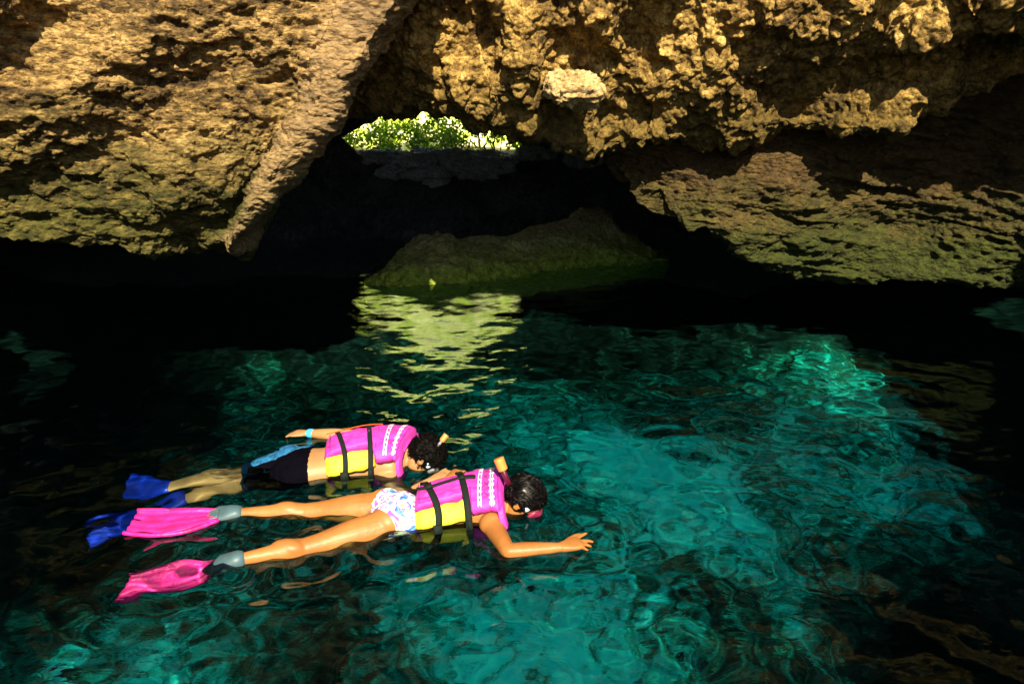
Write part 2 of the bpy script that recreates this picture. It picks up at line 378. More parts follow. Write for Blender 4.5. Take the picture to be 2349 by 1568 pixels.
shore = sstep(7.6, 10.2, np.abs(x)) + sstep(-2.6, -4.2, y); bed = bed + 4.2 * np.clip(shore, 0, 1)
mound = 1.30 * sstep(11.9, 14.1, y + .35 * fbm(p0 * .6, 3, 151)) + .12 * fbm(p0 * 1.8, 4, 153) * sstep(11, 12.5, y) + .05 * ridged(p0 * 4, 3, 155) * sstep(11, 12.5, y)
s_m = sstep(10.6, 12.2, y)
Z = bed * (1 - s_m) + s_m * (mound - .05)
Z = np.where(y > 14.3, np.maximum(Z, 1.2 + .1 * fbm(p0, 3, 157)), Z)
V = np.stack([x, y, Z], -1)
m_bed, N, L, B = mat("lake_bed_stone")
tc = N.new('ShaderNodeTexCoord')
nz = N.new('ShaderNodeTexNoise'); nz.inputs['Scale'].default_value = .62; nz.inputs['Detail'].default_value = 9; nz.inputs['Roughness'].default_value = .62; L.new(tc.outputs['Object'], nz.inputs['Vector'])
at_ = N.new('ShaderNodeAttribute'); at_.attribute_name = "painted_light"
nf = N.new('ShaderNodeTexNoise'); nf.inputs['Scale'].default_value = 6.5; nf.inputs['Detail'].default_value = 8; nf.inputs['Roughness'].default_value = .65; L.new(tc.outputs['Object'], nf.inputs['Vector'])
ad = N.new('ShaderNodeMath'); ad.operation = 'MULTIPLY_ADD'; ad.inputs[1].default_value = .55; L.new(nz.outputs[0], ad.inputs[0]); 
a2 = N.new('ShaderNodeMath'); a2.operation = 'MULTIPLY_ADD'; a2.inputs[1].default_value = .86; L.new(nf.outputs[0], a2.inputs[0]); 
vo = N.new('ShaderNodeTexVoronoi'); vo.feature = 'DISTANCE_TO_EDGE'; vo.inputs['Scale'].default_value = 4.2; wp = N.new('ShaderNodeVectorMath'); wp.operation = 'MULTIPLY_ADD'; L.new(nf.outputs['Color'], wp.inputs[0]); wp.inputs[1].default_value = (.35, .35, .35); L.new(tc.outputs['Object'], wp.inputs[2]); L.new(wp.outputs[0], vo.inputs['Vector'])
vm = N.new('ShaderNodeMapRange'); vm.inputs[1].default_value = 0; vm.inputs[2].default_value = .12; vm.inputs[3].default_value = -.31; vm.inputs[4].default_value = -.245; L.new(vo.outputs['Distance'], vm.inputs[0])  # cell pattern painted in for the contrast of rippling light
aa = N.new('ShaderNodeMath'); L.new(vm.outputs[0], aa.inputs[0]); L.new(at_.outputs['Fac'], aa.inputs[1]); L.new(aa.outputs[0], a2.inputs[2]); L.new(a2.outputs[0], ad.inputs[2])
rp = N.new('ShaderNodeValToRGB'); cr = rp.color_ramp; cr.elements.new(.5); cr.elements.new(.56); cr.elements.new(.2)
for e, (p_, c_) in zip(cr.elements, ((.20, (.001, .010, .008)), (.36, (.006, .05, .036)), (.45, (.006, .20, .13)), (.52, (.006, .55, .43)), (.60, (.015, .97, .84)))): e.position = p_; e.color = (*c_, 1)  # shaded to sunlit teal; the water's tint is painted into the bed
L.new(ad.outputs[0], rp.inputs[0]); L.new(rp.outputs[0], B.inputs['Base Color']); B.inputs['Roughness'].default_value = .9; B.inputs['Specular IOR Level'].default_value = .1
iy = int(np.searchsorted(gy, 11.0)); VG = V.reshape(len(gy), len(gx), 3)
tag(link("rubble_slope", mesh_np("rubble_slope", VG[iy:].reshape(-1, 3), grid_faces(len(gy) - iy, len(gx))), m_rockD), kind='structure')
V = VG[:iy + 1].reshape(-1, 3)
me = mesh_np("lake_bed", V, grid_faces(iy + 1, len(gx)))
painted_light = np.full(len(V), -.055)  # light painted into the bed colour: bright patches where water looks sunlit
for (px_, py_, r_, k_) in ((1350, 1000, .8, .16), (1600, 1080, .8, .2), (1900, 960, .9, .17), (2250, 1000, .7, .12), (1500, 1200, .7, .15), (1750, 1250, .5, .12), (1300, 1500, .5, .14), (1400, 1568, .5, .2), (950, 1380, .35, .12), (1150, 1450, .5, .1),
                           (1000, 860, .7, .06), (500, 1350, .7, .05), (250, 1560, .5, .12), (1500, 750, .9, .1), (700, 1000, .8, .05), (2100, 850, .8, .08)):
    c_ = at_z(px_, py_, -2.4); painted_light += 1.25 * k_ * np.exp(-((V[:, 0] - c_[0]) ** 2 + (V[:, 1] - c_[1]) ** 2) / r_ ** 2)
painted_light -= .25 * sstep(7.4, 9.0, V[:, 1]) + .10 * sstep(-2.0, -4.0, V[:, 0]) + .6 * sstep(-2.9, -3.7, V[:, 0]) * sstep(4.0, 5, V[:, 1]) + .6 * sstep(3.9, 4.8, V[:, 0]) * sstep(5, 6, V[:, 1]) + .22 * sstep(1.4, 2.3, V[:, 0] - .22 * V[:, 1]) * sstep(5.6, 4.6, V[:, 1])  # shade painted in: far end, sides and right corner darkened
at2 = me.attributes.new("painted_light", 'FLOAT', 'POINT'); at2.data.foreach_set('value', painted_light.astype(np.float32))
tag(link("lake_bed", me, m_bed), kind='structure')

# ------------------------------------------------------------------ water
wx = axis((-9.6, -5, .07), (-5, -3.2, .03), (-3.2, 3.6, .015), (3.6, 5.2, .03), (5.2, 9.6, .07)); wy = axis((-3.9, -.5, .08), (-.5, 1.4, .02), (1.4, 6.2, .015), (6.2, 8.5, .025), (8.5, 13.2, .045))
Y, X = np.meshgrid(wy, wx, indexing='ij'); x = X.ravel(); y = Y.ravel(); Zw = np.zeros_like(x)
amp_mod = 1 + .55 * vnoise(np.stack([x * .5, y * .5, 0 * x], -1), 161)
for i in range(72):
    lam = .095 * (1.0 / .095) ** (rng.random() ** 1.15); k = 2 * math.pi / lam
    ang = rng.normal(R(80), R(52)); slope = .0118 * min(1.2, (lam / .30) ** .42)
    wob = .32 * lam * np.sin(2 * math.pi * (x * math.cos(ang + 1.2) + y * math.sin(ang + 1.2)) / (lam * 3.1) + i)
    Zw += slope / k * np.sin(k * (x * math.cos(ang) + y * math.sin(ang) + wob) + rng.random() * 6.28)
Zw *= amp_mod * (1.15 - .80 * sstep(4.0, 6.4, y))
for (px_, py_, a_, r0) in ((1300, 1230, .006, .35), (1190, 1180, .008, .25), (1000, 1110, .007, .2), (420, 1180, .006, .3), (400, 1310, .007, .35), (1000, 1050, .005, .25), (1100, 1262, .005, .2), (900, 1240, .010, .3), (720, 1285, .010, .3), (640, 1200, .010, .25), (780, 1180, .008, .25), (540, 1290, .009, .25), (1240, 1160, .006, .2), (1370, 1235, .005, .2), (880, 1140, .005, .2), (640, 1000, .004, .2)):
    c_ = at_z(px_, py_, 0); r_ = np.hypot(x - c_[0], y - c_[1])
    Zw += a_ * np.sin(r_ * 2 * math.pi / .17) * np.exp(-(r_ / r0) ** 1.2) 
edge = np.minimum(np.minimum(x - wx[0], wx[-1] - x), np.minimum(y - wy[0], wy[-1] - y)); Zw *= sstep(0, .2, edge)
V = np.stack([x, y, Zw], -1).astype(np.float32); n0, m0 = len(wy), len(wx)
F0 = grid_faces(n0, m0)
idx = np.arange(n0 * m0).reshape(n0, m0)
loop = np.concatenate([idx[0, :], idx[1:, -1], idx[-1, :-1][::-1], idx[1:-1, 0][::-1]])
me = mesh_np("water", V, F0)
bm = bmesh.new(); bm.from_mesh(me); bm.verts.ensure_lookup_table()
lp = [bm.verts[i] for i in loop]
dn = [bm.verts.new((V[i][0], V[i][1], -6.0)) for i in loop]
for a in range(len(loop)):
    b = (a + 1) % len(loop); bm.faces.new((lp[b], lp[a], dn[a], dn[b]))
bm.faces.new(dn[::-1]); bm.normal_update(); bm.to_mesh(me); bm.free()
mw = bpy.data.materials.new("clear_cenote_water"); mw.use_nodes = True; N = mw.node_tree.nodes; L = mw.node_tree.links; N.clear()
out = N.new('ShaderNodeOutputMaterial'); gl = N.new('ShaderNodeBsdfGlass'); gl.inputs['IOR'].default_value = 1.28; gl.inputs['Roughness'].default_value = 0
gl.inputs['Color'].default_value = (.80, .99, .95, 1)
tcw = N.new('ShaderNodeTexCoord'); mpw = N.new('ShaderNodeMapping'); mpw.inputs['Scale'].default_value = (.55, 1, 1); L.new(tcw.outputs['Object'], mpw.inputs[0])
nw = N.new('ShaderNodeTexNoise'); nw.inputs['Scale'].default_value = 26; nw.inputs['Detail'].default_value = 2; nw.inputs['Distortion'].default_value = .6; L.new(mpw.outputs[0], nw.inputs['Vector'])
bw = N.new('ShaderNodeBump'); bw.inputs['Strength'].default_value = 1; bw.inputs['Distance'].default_value = .0010; L.new(nw.outputs[0], bw.inputs['Height']); L.new(bw.outputs[0], gl.inputs['Normal'])
L.new(gl.outputs[0], out.inputs['Surface'])
wo = link("water", me, mw); wo.cycles.is_caustics_receiver = False; wo.cycles.is_caustics_caster = True
tag(wo, kind='structure')

# ------------------------------------------------------------------ mossy boulder
top = [(850, 640), (905, 590), (945, 552), (1020, 542), (1055, 558), (1150, 548), (1280, 513), (1375, 494), (1430, 530), (1470, 552), (1500, 578), (1530, 596)]
wl_ = [(835, 656), (880, 657), (930, 656), (1000, 652), (1060, 648), (1150, 637), (1270, 622), (1370, 612), (1430, 606), (1470, 602), (1500, 599), (1535, 597)]
r1 = [at_z(x_, y_, 0) for x_, y_ in wl_]
rt = [at_y(x_, y_, p[1] + .75) for (x_, y_), p in zip(top, r1)]
ctrl = [[p + np.array([0, 1.5, -p[2] - .8]) for p in rt], [p + np.array([0, .5, -.12]) for p in rt], rt,
        [a * .6 + b * .4 + np.array([0, -.10, .03]) for a, b in zip(rt, r1)], [a * .25 + b * .75 + np.array([0, -.10, .02]) for a, b in zip(rt, r1)], r1,
        [p + np.array([0, -.05, -.25]) for p in r1], [p + np.array([0, .3, -1.3]) for p in r1]]
def dispE(p):
    a1, a2 = worley(p * 8, 171)
    return .05 * fbm(p * 1.6, 3, 173) + .05 * ridged(p * 2.4, 3, 175) + .02 * (.5 - a1) + .015 * fbm(p * 12, 3, 177)
V, Fc = net_surface(ctrl, 150, 340, dispE)
tag(link("boulder", mesh_np("boulder", V, Fc), m_rockE), "long low mossy boulder with a pointed right end rising from the water below the opening", "boulder")

m_rockF = rock_mat("skylight_tinted_stone", [(0.3, (0.16, 0.19, 0.21)), (0.5, (0.34, 0.38, 0.40)), (0.7, (0.52, 0.56, 0.58))], pebble=6)  # skylight's blue and brightness put into the rock colour
m_pale = rock_mat("pale_stone", [(0.38, (.28, .19, .07)), (0.5, (.55, .40, .18)), (0.66, (.72, .55, .28))], pebble=7)
c_ = at_y(1312, 205, 5.62); o = blob("embedded_stone", c_, (.20, .15, .13), 311, m_pale, n=50, amp=.32, squash=.75)
tag(o, "pale angular stone jutting from the pebbly ceiling, right of the opening", "stone")
# loose rocks on the rubble slope under the opening
spots = [(905, 365, 13.9, .30), (955, 372, 13.6, .42), (1010, 368, 13.7, .34), (1065, 372, 13.5, .40), (1120, 362, 13.9, .26), (1150, 385, 13.3, .22), (1215, 352, 13.9, .24), (1260, 356, 13.8, .2),
         (1330, 360, 13.6, .26), (1090, 385, 13.2, .35), (985, 398, 13.1, .24), (1000, 418, 12.9, .16), (905, 395, 13.2, .3), (1240, 352, 14.0, .14), (860, 362, 13.9, .22)]
for i, (px_, py_, D_, s_) in enumerate(spots):
    c_ = at_y(px_, py_, D_)
    o = blob("rock", c_, (s_ * random.uniform(.9, 1.4), s_, s_ * random.uniform(.4, .65)), 200 + i * 3, m_rockF, n=22, amp=.35, squash=.8)
    tag(o, "loose grey rock on the dark rubble slope just under the bright opening", "rock", "loose rocks below the opening")
# stalactite knob beside the opening and a pale stone stuck in the ceiling
c_ = at_y(1092, 250, 6.1)
tag(blob("stalactite", c_, (.15, .15, .2), 301, m_rockB, n=40, amp=.12), "rounded brown stalactite knob hanging above the right side of the opening", "stalactite")

# ------------------------------------------------------------------ green world beyond the opening
gx2 = np.linspace(-30, 30, 90); gy2 = np.linspace(17.2, 70, 80); Y, X = np.meshgrid(gy2, gx2, indexing='ij')
p0 = np.stack([X, Y, 0 * X], -1).reshape(-1, 3); p0[:, 2] = 1.15 + .15 * fbm(p0 * .5, 3, 181) 
m_ground = plain("dry_soil", (.42, .36, .2), .95, .1, var=.3, bscale=3)
tag(link("ground", mesh_np("ground", p0, grid_faces(80, 90)), m_ground), kind='structure')
cx_ = np.linspace(-26, 26, 200); cz_ = np.linspace(0, 9, 50); Zc, Xc = np.meshgrid(cz_, cx_, indexing='ij')
pc = np.stack([Xc, 28 + .28 * Zc, Zc], -1).reshape(-1, 3); pc[:, 1] += 1.2 * fbm(pc * .25, 4, 183)  # added backdrop: stands for the bright sky, feeds the water's reflection
m_backdrop = plain("cream_green_backdrop", (.7, .75, .25), .95, .1, var=.12, bscale=5)
e_ = [n for n in m_backdrop.node_tree.nodes if n.type == 'VALTORGB'][0].color_ramp.elements; e_[0].color = (.45, .62, .06, 1); e_[1].color = (.90, .86, .45, 1); e_[0].position = .42; e_[1].position = .56
tag(link("bright_backdrop", mesh_np("bright_backdrop", pc, grid_faces(50, 200, flip=True)), m_backdrop), kind='structure')
m_leaf, N, L, B = mat("leaf"); B.inputs['Roughness'].default_value = .5
oi = N.new('ShaderNodeNewGeometry'); rp = N.new('ShaderNodeValToRGB'); rp.color_ramp.elements[0].color = (.05, .17, .006, 1); rp.color_ramp.elements[1].color = (.36, .58, .02, 1)
L.new(oi.outputs['Random Per Island'], rp.inputs[0]); L.new(rp.outputs[0], B.inputs['Base Color'])
tr = N.new('ShaderNodeBsdfTranslucent'); L.new(rp.outputs[0], tr.inputs[0]); ms = N.new('ShaderNodeMixShader'); ms.inputs[0].default_value = .4
L.new(B.outputs[0], ms.inputs[1]); L.new(tr.outputs[0], ms.inputs[2]); L.new(ms.outputs[0], N['Material Output'].inputs[0])
m_bark = plain("bark", (.14, .1, .06), .9, .2)
def leaves(center, rad, n, size, r_):
    u = r_.normal(size=(n, 3)); u /= np.linalg.norm(u, axis=1, keepdims=True); rr = r_.random(n) ** .45
    # clumps
    cl = r_.normal(size=(max(4, n // 60), 3)) * .45; ci = r_.integers(0, len(cl), n)
    P = np.array(center) + (cl[ci] + u * rr[:, None] * .38) * np.array(rad)
    P[:, 2] = np.maximum(P[:, 2], center[2] - rad[2])
    a = r_.normal(size=(n, 3)); a /= np.linalg.norm(a, axis=1, keepdims=True); b = np.cross(a, r_.normal(size=(n, 3))); b /= np.linalg.norm(b, axis=1, keepdims=True)
    s = size * r_.uniform(.6, 1.3, n)[:, None]
    V = np.stack([P - a*s, P + b*s*.5, P + a*s, P - b*s*.5], 1).reshape(-1, 3)
    return V, np.arange(4 * n).reshape(-1, 4)
def stems(center, rad, r_, n=7):
    bm = bmesh.new()
    for i in range(n):
        base = Vector((center[0] + r_.normal() * .1, center[1] + r_.normal() * .1, center[2] - rad[2] - .3)); tip = Vector((center[0] + r_.normal() * rad[0] * .5, center[1] + r_.normal() * rad[1] * .5, center[2] + rad[2] * r_.uniform(-.2, .8)))
        prev = None
        for k in range(5):
            t = k / 4; c = base.lerp(tip, t) + Vector((r_.normal(), r_.normal(), 0)) * .05; rr = .03 * (1 - .8 * t)
            ring = [bm.verts.new(c + Vector((math.cos(a_) * rr, math.sin(a_) * rr, 0))) for a_ in (0, 1.57, 3.14, 4.71)]
            if prev: 
                for j in range(4): bm.faces.new((prev[j], prev[(j + 1) % 4], ring[(j + 1) % 4], ring[j]))
            prev = ring
    me = bpy.data.meshes.new("stem"); bm.to_mesh(me); bm.free(); return me
bushes = [(-5.2, 21.5, 1.75, 1.0, .6), (-3.9, 20.6, 1.6, .9, .5), (-2.6, 21.2, 1.65, 1.0, .5), (-1.6, 20.4, 1.7, .8, .6), (-.5, 21.0, 1.9, .9, .75), (.5, 20.4, 1.8, .9, .7), (1.4, 21.4, 1.9, 1.0, .8), (2.6, 21.0, 1.9, 1.1, .8), (-1.0, 24.0, 2.1, 1.6, .7), (-4.5, 24.5, 1.9, 1.5, .6)]
for i, (bx_, by_, bz_, r_x, r_z) in enumerate(bushes):
    rr_ = np.random.default_rng(500 + i); root = bpy.data.objects.new("bush", None); C.objects.link(root); root.location = (bx_, by_, 1.3)
    tag(root, "leafy bright green bush in the sun beyond the cave opening", "bush", "bushes beyond the opening")
    V, Fc = leaves((0, 0, bz_ - 1.3), (r_x, r_x * .7, r_z), 900, .07, rr_)
    link("foliage", mesh_np("foliage", V, Fc), m_leaf, root, smooth=False)
    link("stem", stems((0, 0, bz_ - 1.3), (r_x, r_x * .7, r_z), rr_), m_bark, root)
#PEOPLE
# ------------------------------------------------------------------ people
def vec(a): return np.array(a, float)
def unit(a): return a / (np.linalg.norm(a) + 1e-9)
def tube_arrays(P, A, Bz, up=(0, 0, 1), n=20, sub=5, ex=2.0, cap=True):
    """lofted tube through centres P with half widths A (sideways) and Bz (upwards)"""
    P = np.array(P, float); m = (len(P) - 1) * sub + 1
    Pc = catmull(P, m, 0); Ac = catmull(np.array(A, float)[:, None], m, 0)[:, 0]; Bc = catmull(np.array(Bz, float)[:, None], m, 0)[:, 0]
    T = np.gradient(Pc, axis=0); T /= np.linalg.norm(T, axis=1, keepdims=True)
    up = np.broadcast_to(vec(up), Pc.shape)
    S = np.cross(T, up); S /= np.linalg.norm(S, axis=1, keepdims=True); U = np.cross(S, T)
    return Pc, Ac, Bc, T, S, U
def tube(P, A, Bz, up=(0, 0, 1), n=20, sub=5, ex=2.0, rd=1.0):
    Pc, Ac, Bc, T, S, U = tube_arrays(P, A, Bz, up, n, sub)
    th = np.linspace(0, 2 * math.pi, n, endpoint=False); c, s = np.cos(th), np.sin(th)
    c = np.sign(c) * np.abs(c) ** (2 / ex); s = np.sign(s) * np.abs(s) ** (2 / ex)
    V = [];
    # rounded ends
    def ring(p, a, b, S_, U_): return p + np.outer(c * a, S_) + np.outer(s * b, U_)
    r0 = min(Ac[0], Bc[0]); r1 = min(Ac[-1], Bc[-1])
    V.append(ring(Pc[0] - T[0] * r0 * .85 * rd, Ac[0] * (1 - .65 * rd), Bc[0] * (1 - .65 * rd), S[0], U[0])); V.append(ring(Pc[0] - T[0] * r0 * .5 * rd, Ac[0] * (1 - .18 * rd), Bc[0] * (1 - .18 * rd), S[0], U[0]))
    for i in range(len(Pc)): V.append(ring(Pc[i], Ac[i], Bc[i], S[i], U[i]))
    V.append(ring(Pc[-1] + T[-1] * r1 * .5 * rd, Ac[-1] * (1 - .18 * rd), Bc[-1] * (1 - .18 * rd), S[-1], U[-1])); V.append(ring(Pc[-1] + T[-1] * r1 * .85 * rd, Ac[-1] * (1 - .65 * rd), Bc[-1] * (1 - .65 * rd), S[-1], U[-1]))
    k = len(V); V = np.concatenate(V); F_ = [tuple(f) for f in grid_faces(k, n, wrap=True)]
    F_.append(tuple(range(n))[::-1]); F_.append(tuple((k - 1) * n + j for j in range(n)))
    return V, F_
def ell(c, r, axes=None, n=18):
    th = np.linspace(0.05, math.pi - .05, n); ph = np.linspace(0, 2 * math.pi, 2 * n, endpoint=False)
    T, Ph = np.meshgrid(th, ph, indexing='ij'); d = np.stack([np.sin(T) * np.cos(Ph), np.sin(T) * np.sin(Ph), np.cos(T)], -1).reshape(-1, 3) * np.array(r)
    if axes is not None: d = d @ np.array(axes)
    m = 2 * n; F_ = [tuple(f) for f in grid_faces(n, m, wrap=True)]; F_.append(tuple(range(m))[::-1]); F_.append(tuple((n - 1) * m + j for j in range(m)))
    return vec(c) + d, F_
def join(parts):
    V = []; F_ = []; o = 0
    for v, f in parts:
        V += [tuple(p) for p in v]; F_ += [tuple(i + o for i in q) for q in f]; o += len(v)
    return V, F_
def pymesh(name, V, F_):
    me = bpy.data.meshes.new(name); me.from_pydata([tuple(v) for v in V], [], F_); me.update(); return me
def fused(name, parts, voxel, smooth=6, m=None, parent=None):
    """melt overlapping closed shapes into one continuous skin"""
    V, F_ = join(parts); me = pymesh(name, V, F_); o = bpy.data.objects.new("tmp", me); C.objects.link(o)
    bm = bmesh.new(); bm.from_mesh(me); bmesh.ops.recalc_face_normals(bm, faces=bm.faces); bm.to_mesh(me); bm.free()
    a = o.modifiers.new('r', 'REMESH'); a.mode = 'VOXEL'; a.voxel_size = voxel; a.use_smooth_shade = True
    b = o.modifiers.new('s', 'SMOOTH'); b.iterations = smooth; b.factor = .5
    dg = bpy.context.evaluated_depsgraph_get(); dg.update()
    me2 = bpy.data.meshes.new_from_object(o.evaluated_get(dg)); bpy.data.objects.remove(o); bpy.data.meshes.remove(me); me2.name = name
    return link(name, me2, m, parent)
def coords(me):
    a = np.empty(len(me.vertices) * 3, dtype=np.float32); me.vertices.foreach_get('co', a); return a.reshape(-1, 3).astype(float)
def clothing(name, body, keep, off, m, parent, noise=0.0, seed=0, rim=.006):
    """garment that follows the body: copy of the body faces where keep(points) is true, lifted off the skin, hemmed"""
    bm = bmesh.new(); bm.from_mesh(body.data)
    P = coords(body.data); k = keep(P)
    bmesh.ops.delete(bm, geom=[f for f in bm.faces if not all(k[v.index] for v in f.verts)], context='FACES')
    bm.normal_update(); bm.verts.ensure_lookup_table()
    pts = np.array([v.co[:] for v in bm.verts]); nz_ = noise * fbm(pts * 14, 3, seed) if noise else np.zeros(len(pts))
    for v, q in zip(bm.verts, nz_): v.co += v.normal * (off + q)
    for _ in range(3): bmesh.ops.smooth_vert(bm, verts=[v for v in bm.verts if v.is_boundary], factor=.5, use_axis_x=True, use_axis_y=True, use_axis_z=True)
    be = [e for e in bm.edges if e.is_boundary]; r = bmesh.ops.extrude_edge_only(bm, edges=be)
    nv = [e for e in r['geom'] if isinstance(e, bmesh.types.BMVert)]
    for v in nv: v.co -= v.normal * 0 + Vector((0, 0, 0))
    me = bpy.data.meshes.new(name); 
    # hem turned inwards
    bm.normal_update()
    for v in nv:
        o_ = [e.other_vert(v) for e in v.link_edges if e.other_vert(v) not in nv]
        if o_: v.co = o_[0].co - o_[0].normal * rim
    bm.to_mesh(me); bm.free()
    return link(name, me, m, parent)
def shell(name, fn, s0, s1, ns, lo, hi, nt, th, m, parent, edge=.10, inner=.004, quilt=0.0, seed=0):
    """padded panel over the torso: fn(s, theta, off) gives a point; lo(s)/hi(s) bound theta"""
    S_ = np.linspace(s0, s1, ns); outer = []; inn = []
    for i, s_ in enumerate(S_):
        l, h = lo(s_), hi(s_)
        for j in range(nt):
            u = j / (nt - 1); w = i / (ns - 1); t = l + (h - l) * u
            e = min(1, u / edge, (1 - u) / edge) ; f = min(1, w / edge, (1 - w) / edge)
            prof = (1 - (1 - e) ** 2) ** .5 * (1 - (1 - f) ** 2) ** .5
            outer.append(fn(s_, t, inner + .004 + (th - .004) * prof)); inn.append(fn(s_, t, inner))
    V = np.array(outer + inn); k = ns * nt
    if quilt: V[:k] += quilt * fbm(V[:k] * 22, 3, seed)[:, None] * np.array([0, 0, 1.0])
    F_ = [tuple(f) for f in grid_faces(ns, nt)] + [tuple(f + k) for f in grid_faces(ns, nt, flip=True)]
    b = [j for j in range(nt)] + [i * nt + nt - 1 for i in range(1, ns)] + [(ns - 1) * nt + j for j in range(nt - 2, -1, -1)] + [i * nt for i in range(ns - 2, 0, -1)]
    for q in range(len(b)):
        a_, c_ = b[q], b[(q + 1) % len(b)]; F_.append((c_, a_, a_ + k, c_ + k))
    me = pymesh(name, V, F_); bm = bmesh.new(); bm.from_mesh(me); bmesh.ops.recalc_face_normals(bm, faces=bm.faces); bm.to_mesh(me); bm.free()
    return link(name, me, m, parent)
def ribbon(name, fn, path, width, thick, m, parent, off=.0):
    """flat band along path [(s, theta)] on the torso"""
    P = np.array([fn(s_, t_, off) for s_, t_ in path]); T = np.gradient(P, axis=0); T /= np.linalg.norm(T, axis=1, keepdims=True)
    Nn = np.array([fn(s_, t_, off + .01) for s_, t_ in path]) - P; Nn /= np.linalg.norm(Nn, axis=1, keepdims=True)
    W = np.cross(T, Nn); W /= np.linalg.norm(W, axis=1, keepdims=True)
    R_ = []
    for i in range(len(P)): R_ += [P[i] - W[i]*width/2, P[i] + W[i]*width/2, P[i] + W[i]*width/2*.96 + Nn[i]*thick, P[i] - W[i]*width/2*.96 + Nn[i]*thick]
    F_ = [tuple(f) for f in grid_faces(len(P), 4, wrap=True)] + [(3, 2, 1, 0), tuple((len(P) - 1) * 4 + j for j in range(4))]
    return link(name, pymesh(name, R_, F_), m, parent)

def skin_mat(name, a, b):
    m, N, L, B = mat(name); tc = N.new('ShaderNodeTexCoord'); nz = N.new('ShaderNodeTexNoise'); nz.inputs['Scale'].default_value = 7; nz.inputs['Detail'].default_value = 6
    L.new(tc.outputs['Object'], nz.inputs['Vector']); r = N.new('ShaderNodeValToRGB'); r.color_ramp.elements[0].position = .3; r.color_ramp.elements[1].position = .7
    r.color_ramp.elements[0].color = (*a, 1); r.color_ramp.elements[1].color = (*b, 1); L.new(nz.outputs[0], r.inputs[0]); L.new(r.outputs[0], B.inputs['Base Color'])
    B.inputs['Roughness'].default_value = .46; B.inputs['Specular IOR Level'].default_value = .3
    n2 = N.new('ShaderNodeTexNoise'); n2.inputs['Scale'].default_value = 38; n2.inputs['Detail'].default_value = 5; L.new(tc.outputs['Object'], n2.inputs['Vector'])
    bp = N.new('ShaderNodeBump'); bp.inputs['Strength'].default_value = .35; bp.inputs['Distance'].default_value = .006; L.new(n2.outputs[0], bp.inputs['Height']); L.new(bp.outputs[0], B.inputs['Normal'])
    return m
m_skin1 = skin_mat("light_tan_skin", (.26, .135, .055), (.345, .185, .08)); m_skin2 = skin_mat("tanned_skin", (.215, .085, .02), (.315, .13, .036))
m_mag = plain("magenta_nylon", (.47, .035, .34), .62, .4, bump=.5, bscale=55, var=.12); m_yel = plain("yellow_nylon", (.80, .62, .03), .62, .4, bump=.5, bscale=55, var=.1)
m_seam = plain("dark_magenta_thread", (.30, .015, .22), .7, .3)
m_web = plain("dark_webbing", (.006, .011, .009), .75, .15, bump=.3, bscale=300); m_red = plain("orange_red_webbing", (.55, .07, .01), .7, .3)
m_print = plain("white_print", (.75, .55, .70), .7, .3, var=.15, bscale=90); m_ink = plain("dark_ink", (.16, .02, .12), .8, .2)
m_black = plain("black_hair", (.0015, .0012, .001), .5, .07, bump=.6, bscale=140); m_blackw = plain("wet_black_hair", (.0015, .0012, .0012), .30, .16)
m_trunk = None
m_pinkfin = plain("pink_rubber", (.70, .015, .20), .5, .4, bump=.8, bscale=34, var=.45); m_bluefin = plain("blue_rubber", (.001, .016, .28), .45, .5, var=.2)
m_foot = plain("grey_blue_rubber", (.045, .09, .11), .5, .4, var=.2); m_mar = plain("maroon_plastic", (.07, .004, .02), .35, .5, coat=.3); m_org = plain("orange_plastic", (.62, .20, .045), .4, .5, var=.1)
m_lens = plain("mask_glass", (.05, .07, .08), .08, .6); m_pinkm = plain("pink_mask_rubber", (.20, .02, .06), .4, .5); m_strap = plain("pale_blue_silicone", (.42, .55, .75), .35, .5); m_wrist = plain("blue_wristband", (.05, .4, .75), .4, .5); m_greytube = plain("grey_plastic", (.12, .13, .14), .4, .5)
# printed fabrics
def floral():
    m, N, L, B = mat("flowered_fabric"); tc = N.new('ShaderNodeTexCoord'); nz = N.new('ShaderNodeTexNoise'); nz.inputs['Scale'].default_value = 15; nz.inputs['Detail'].default_value = 2; nz.inputs['Distortion'].default_value = 1.5
    L.new(tc.outputs['Object'], nz.inputs['Vector']); r = N.new('ShaderNodeValToRGB'); cr = r.color_ramp; cr.interpolation = 'CONSTANT'
    st = [(0, (.04, .12, .55)), (.36, (.05, .35, .75)), (.41, (.45, .05, .5)), (.45, (.8, .75, .7)), (.53, (.85, .7, .15)), (.57, (.8, .76, .7)), (.61, (.75, .08, .45)), (.67, (.35, .08, .55))]
    while len(cr.elements) < len(st): cr.elements.new(.5)
    for e, (p, c) in zip(cr.elements, st): e.position = p; e.color = (*c, 1)
    L.new(nz.outputs[0], r.inputs[0]); L.new(r.outputs[0], B.inputs['Base Color']); B.inputs['Roughness'].default_value = .55; return m
m_floral = floral()
m_trunk = plain("black_fabric", (.0012, .0012, .003), .85, .02, bump=.4, bscale=60); m_bluecloth = plain("blue_patterned_fabric", (.006, .08, .19), .7, .3, var=.75, bscale=130)

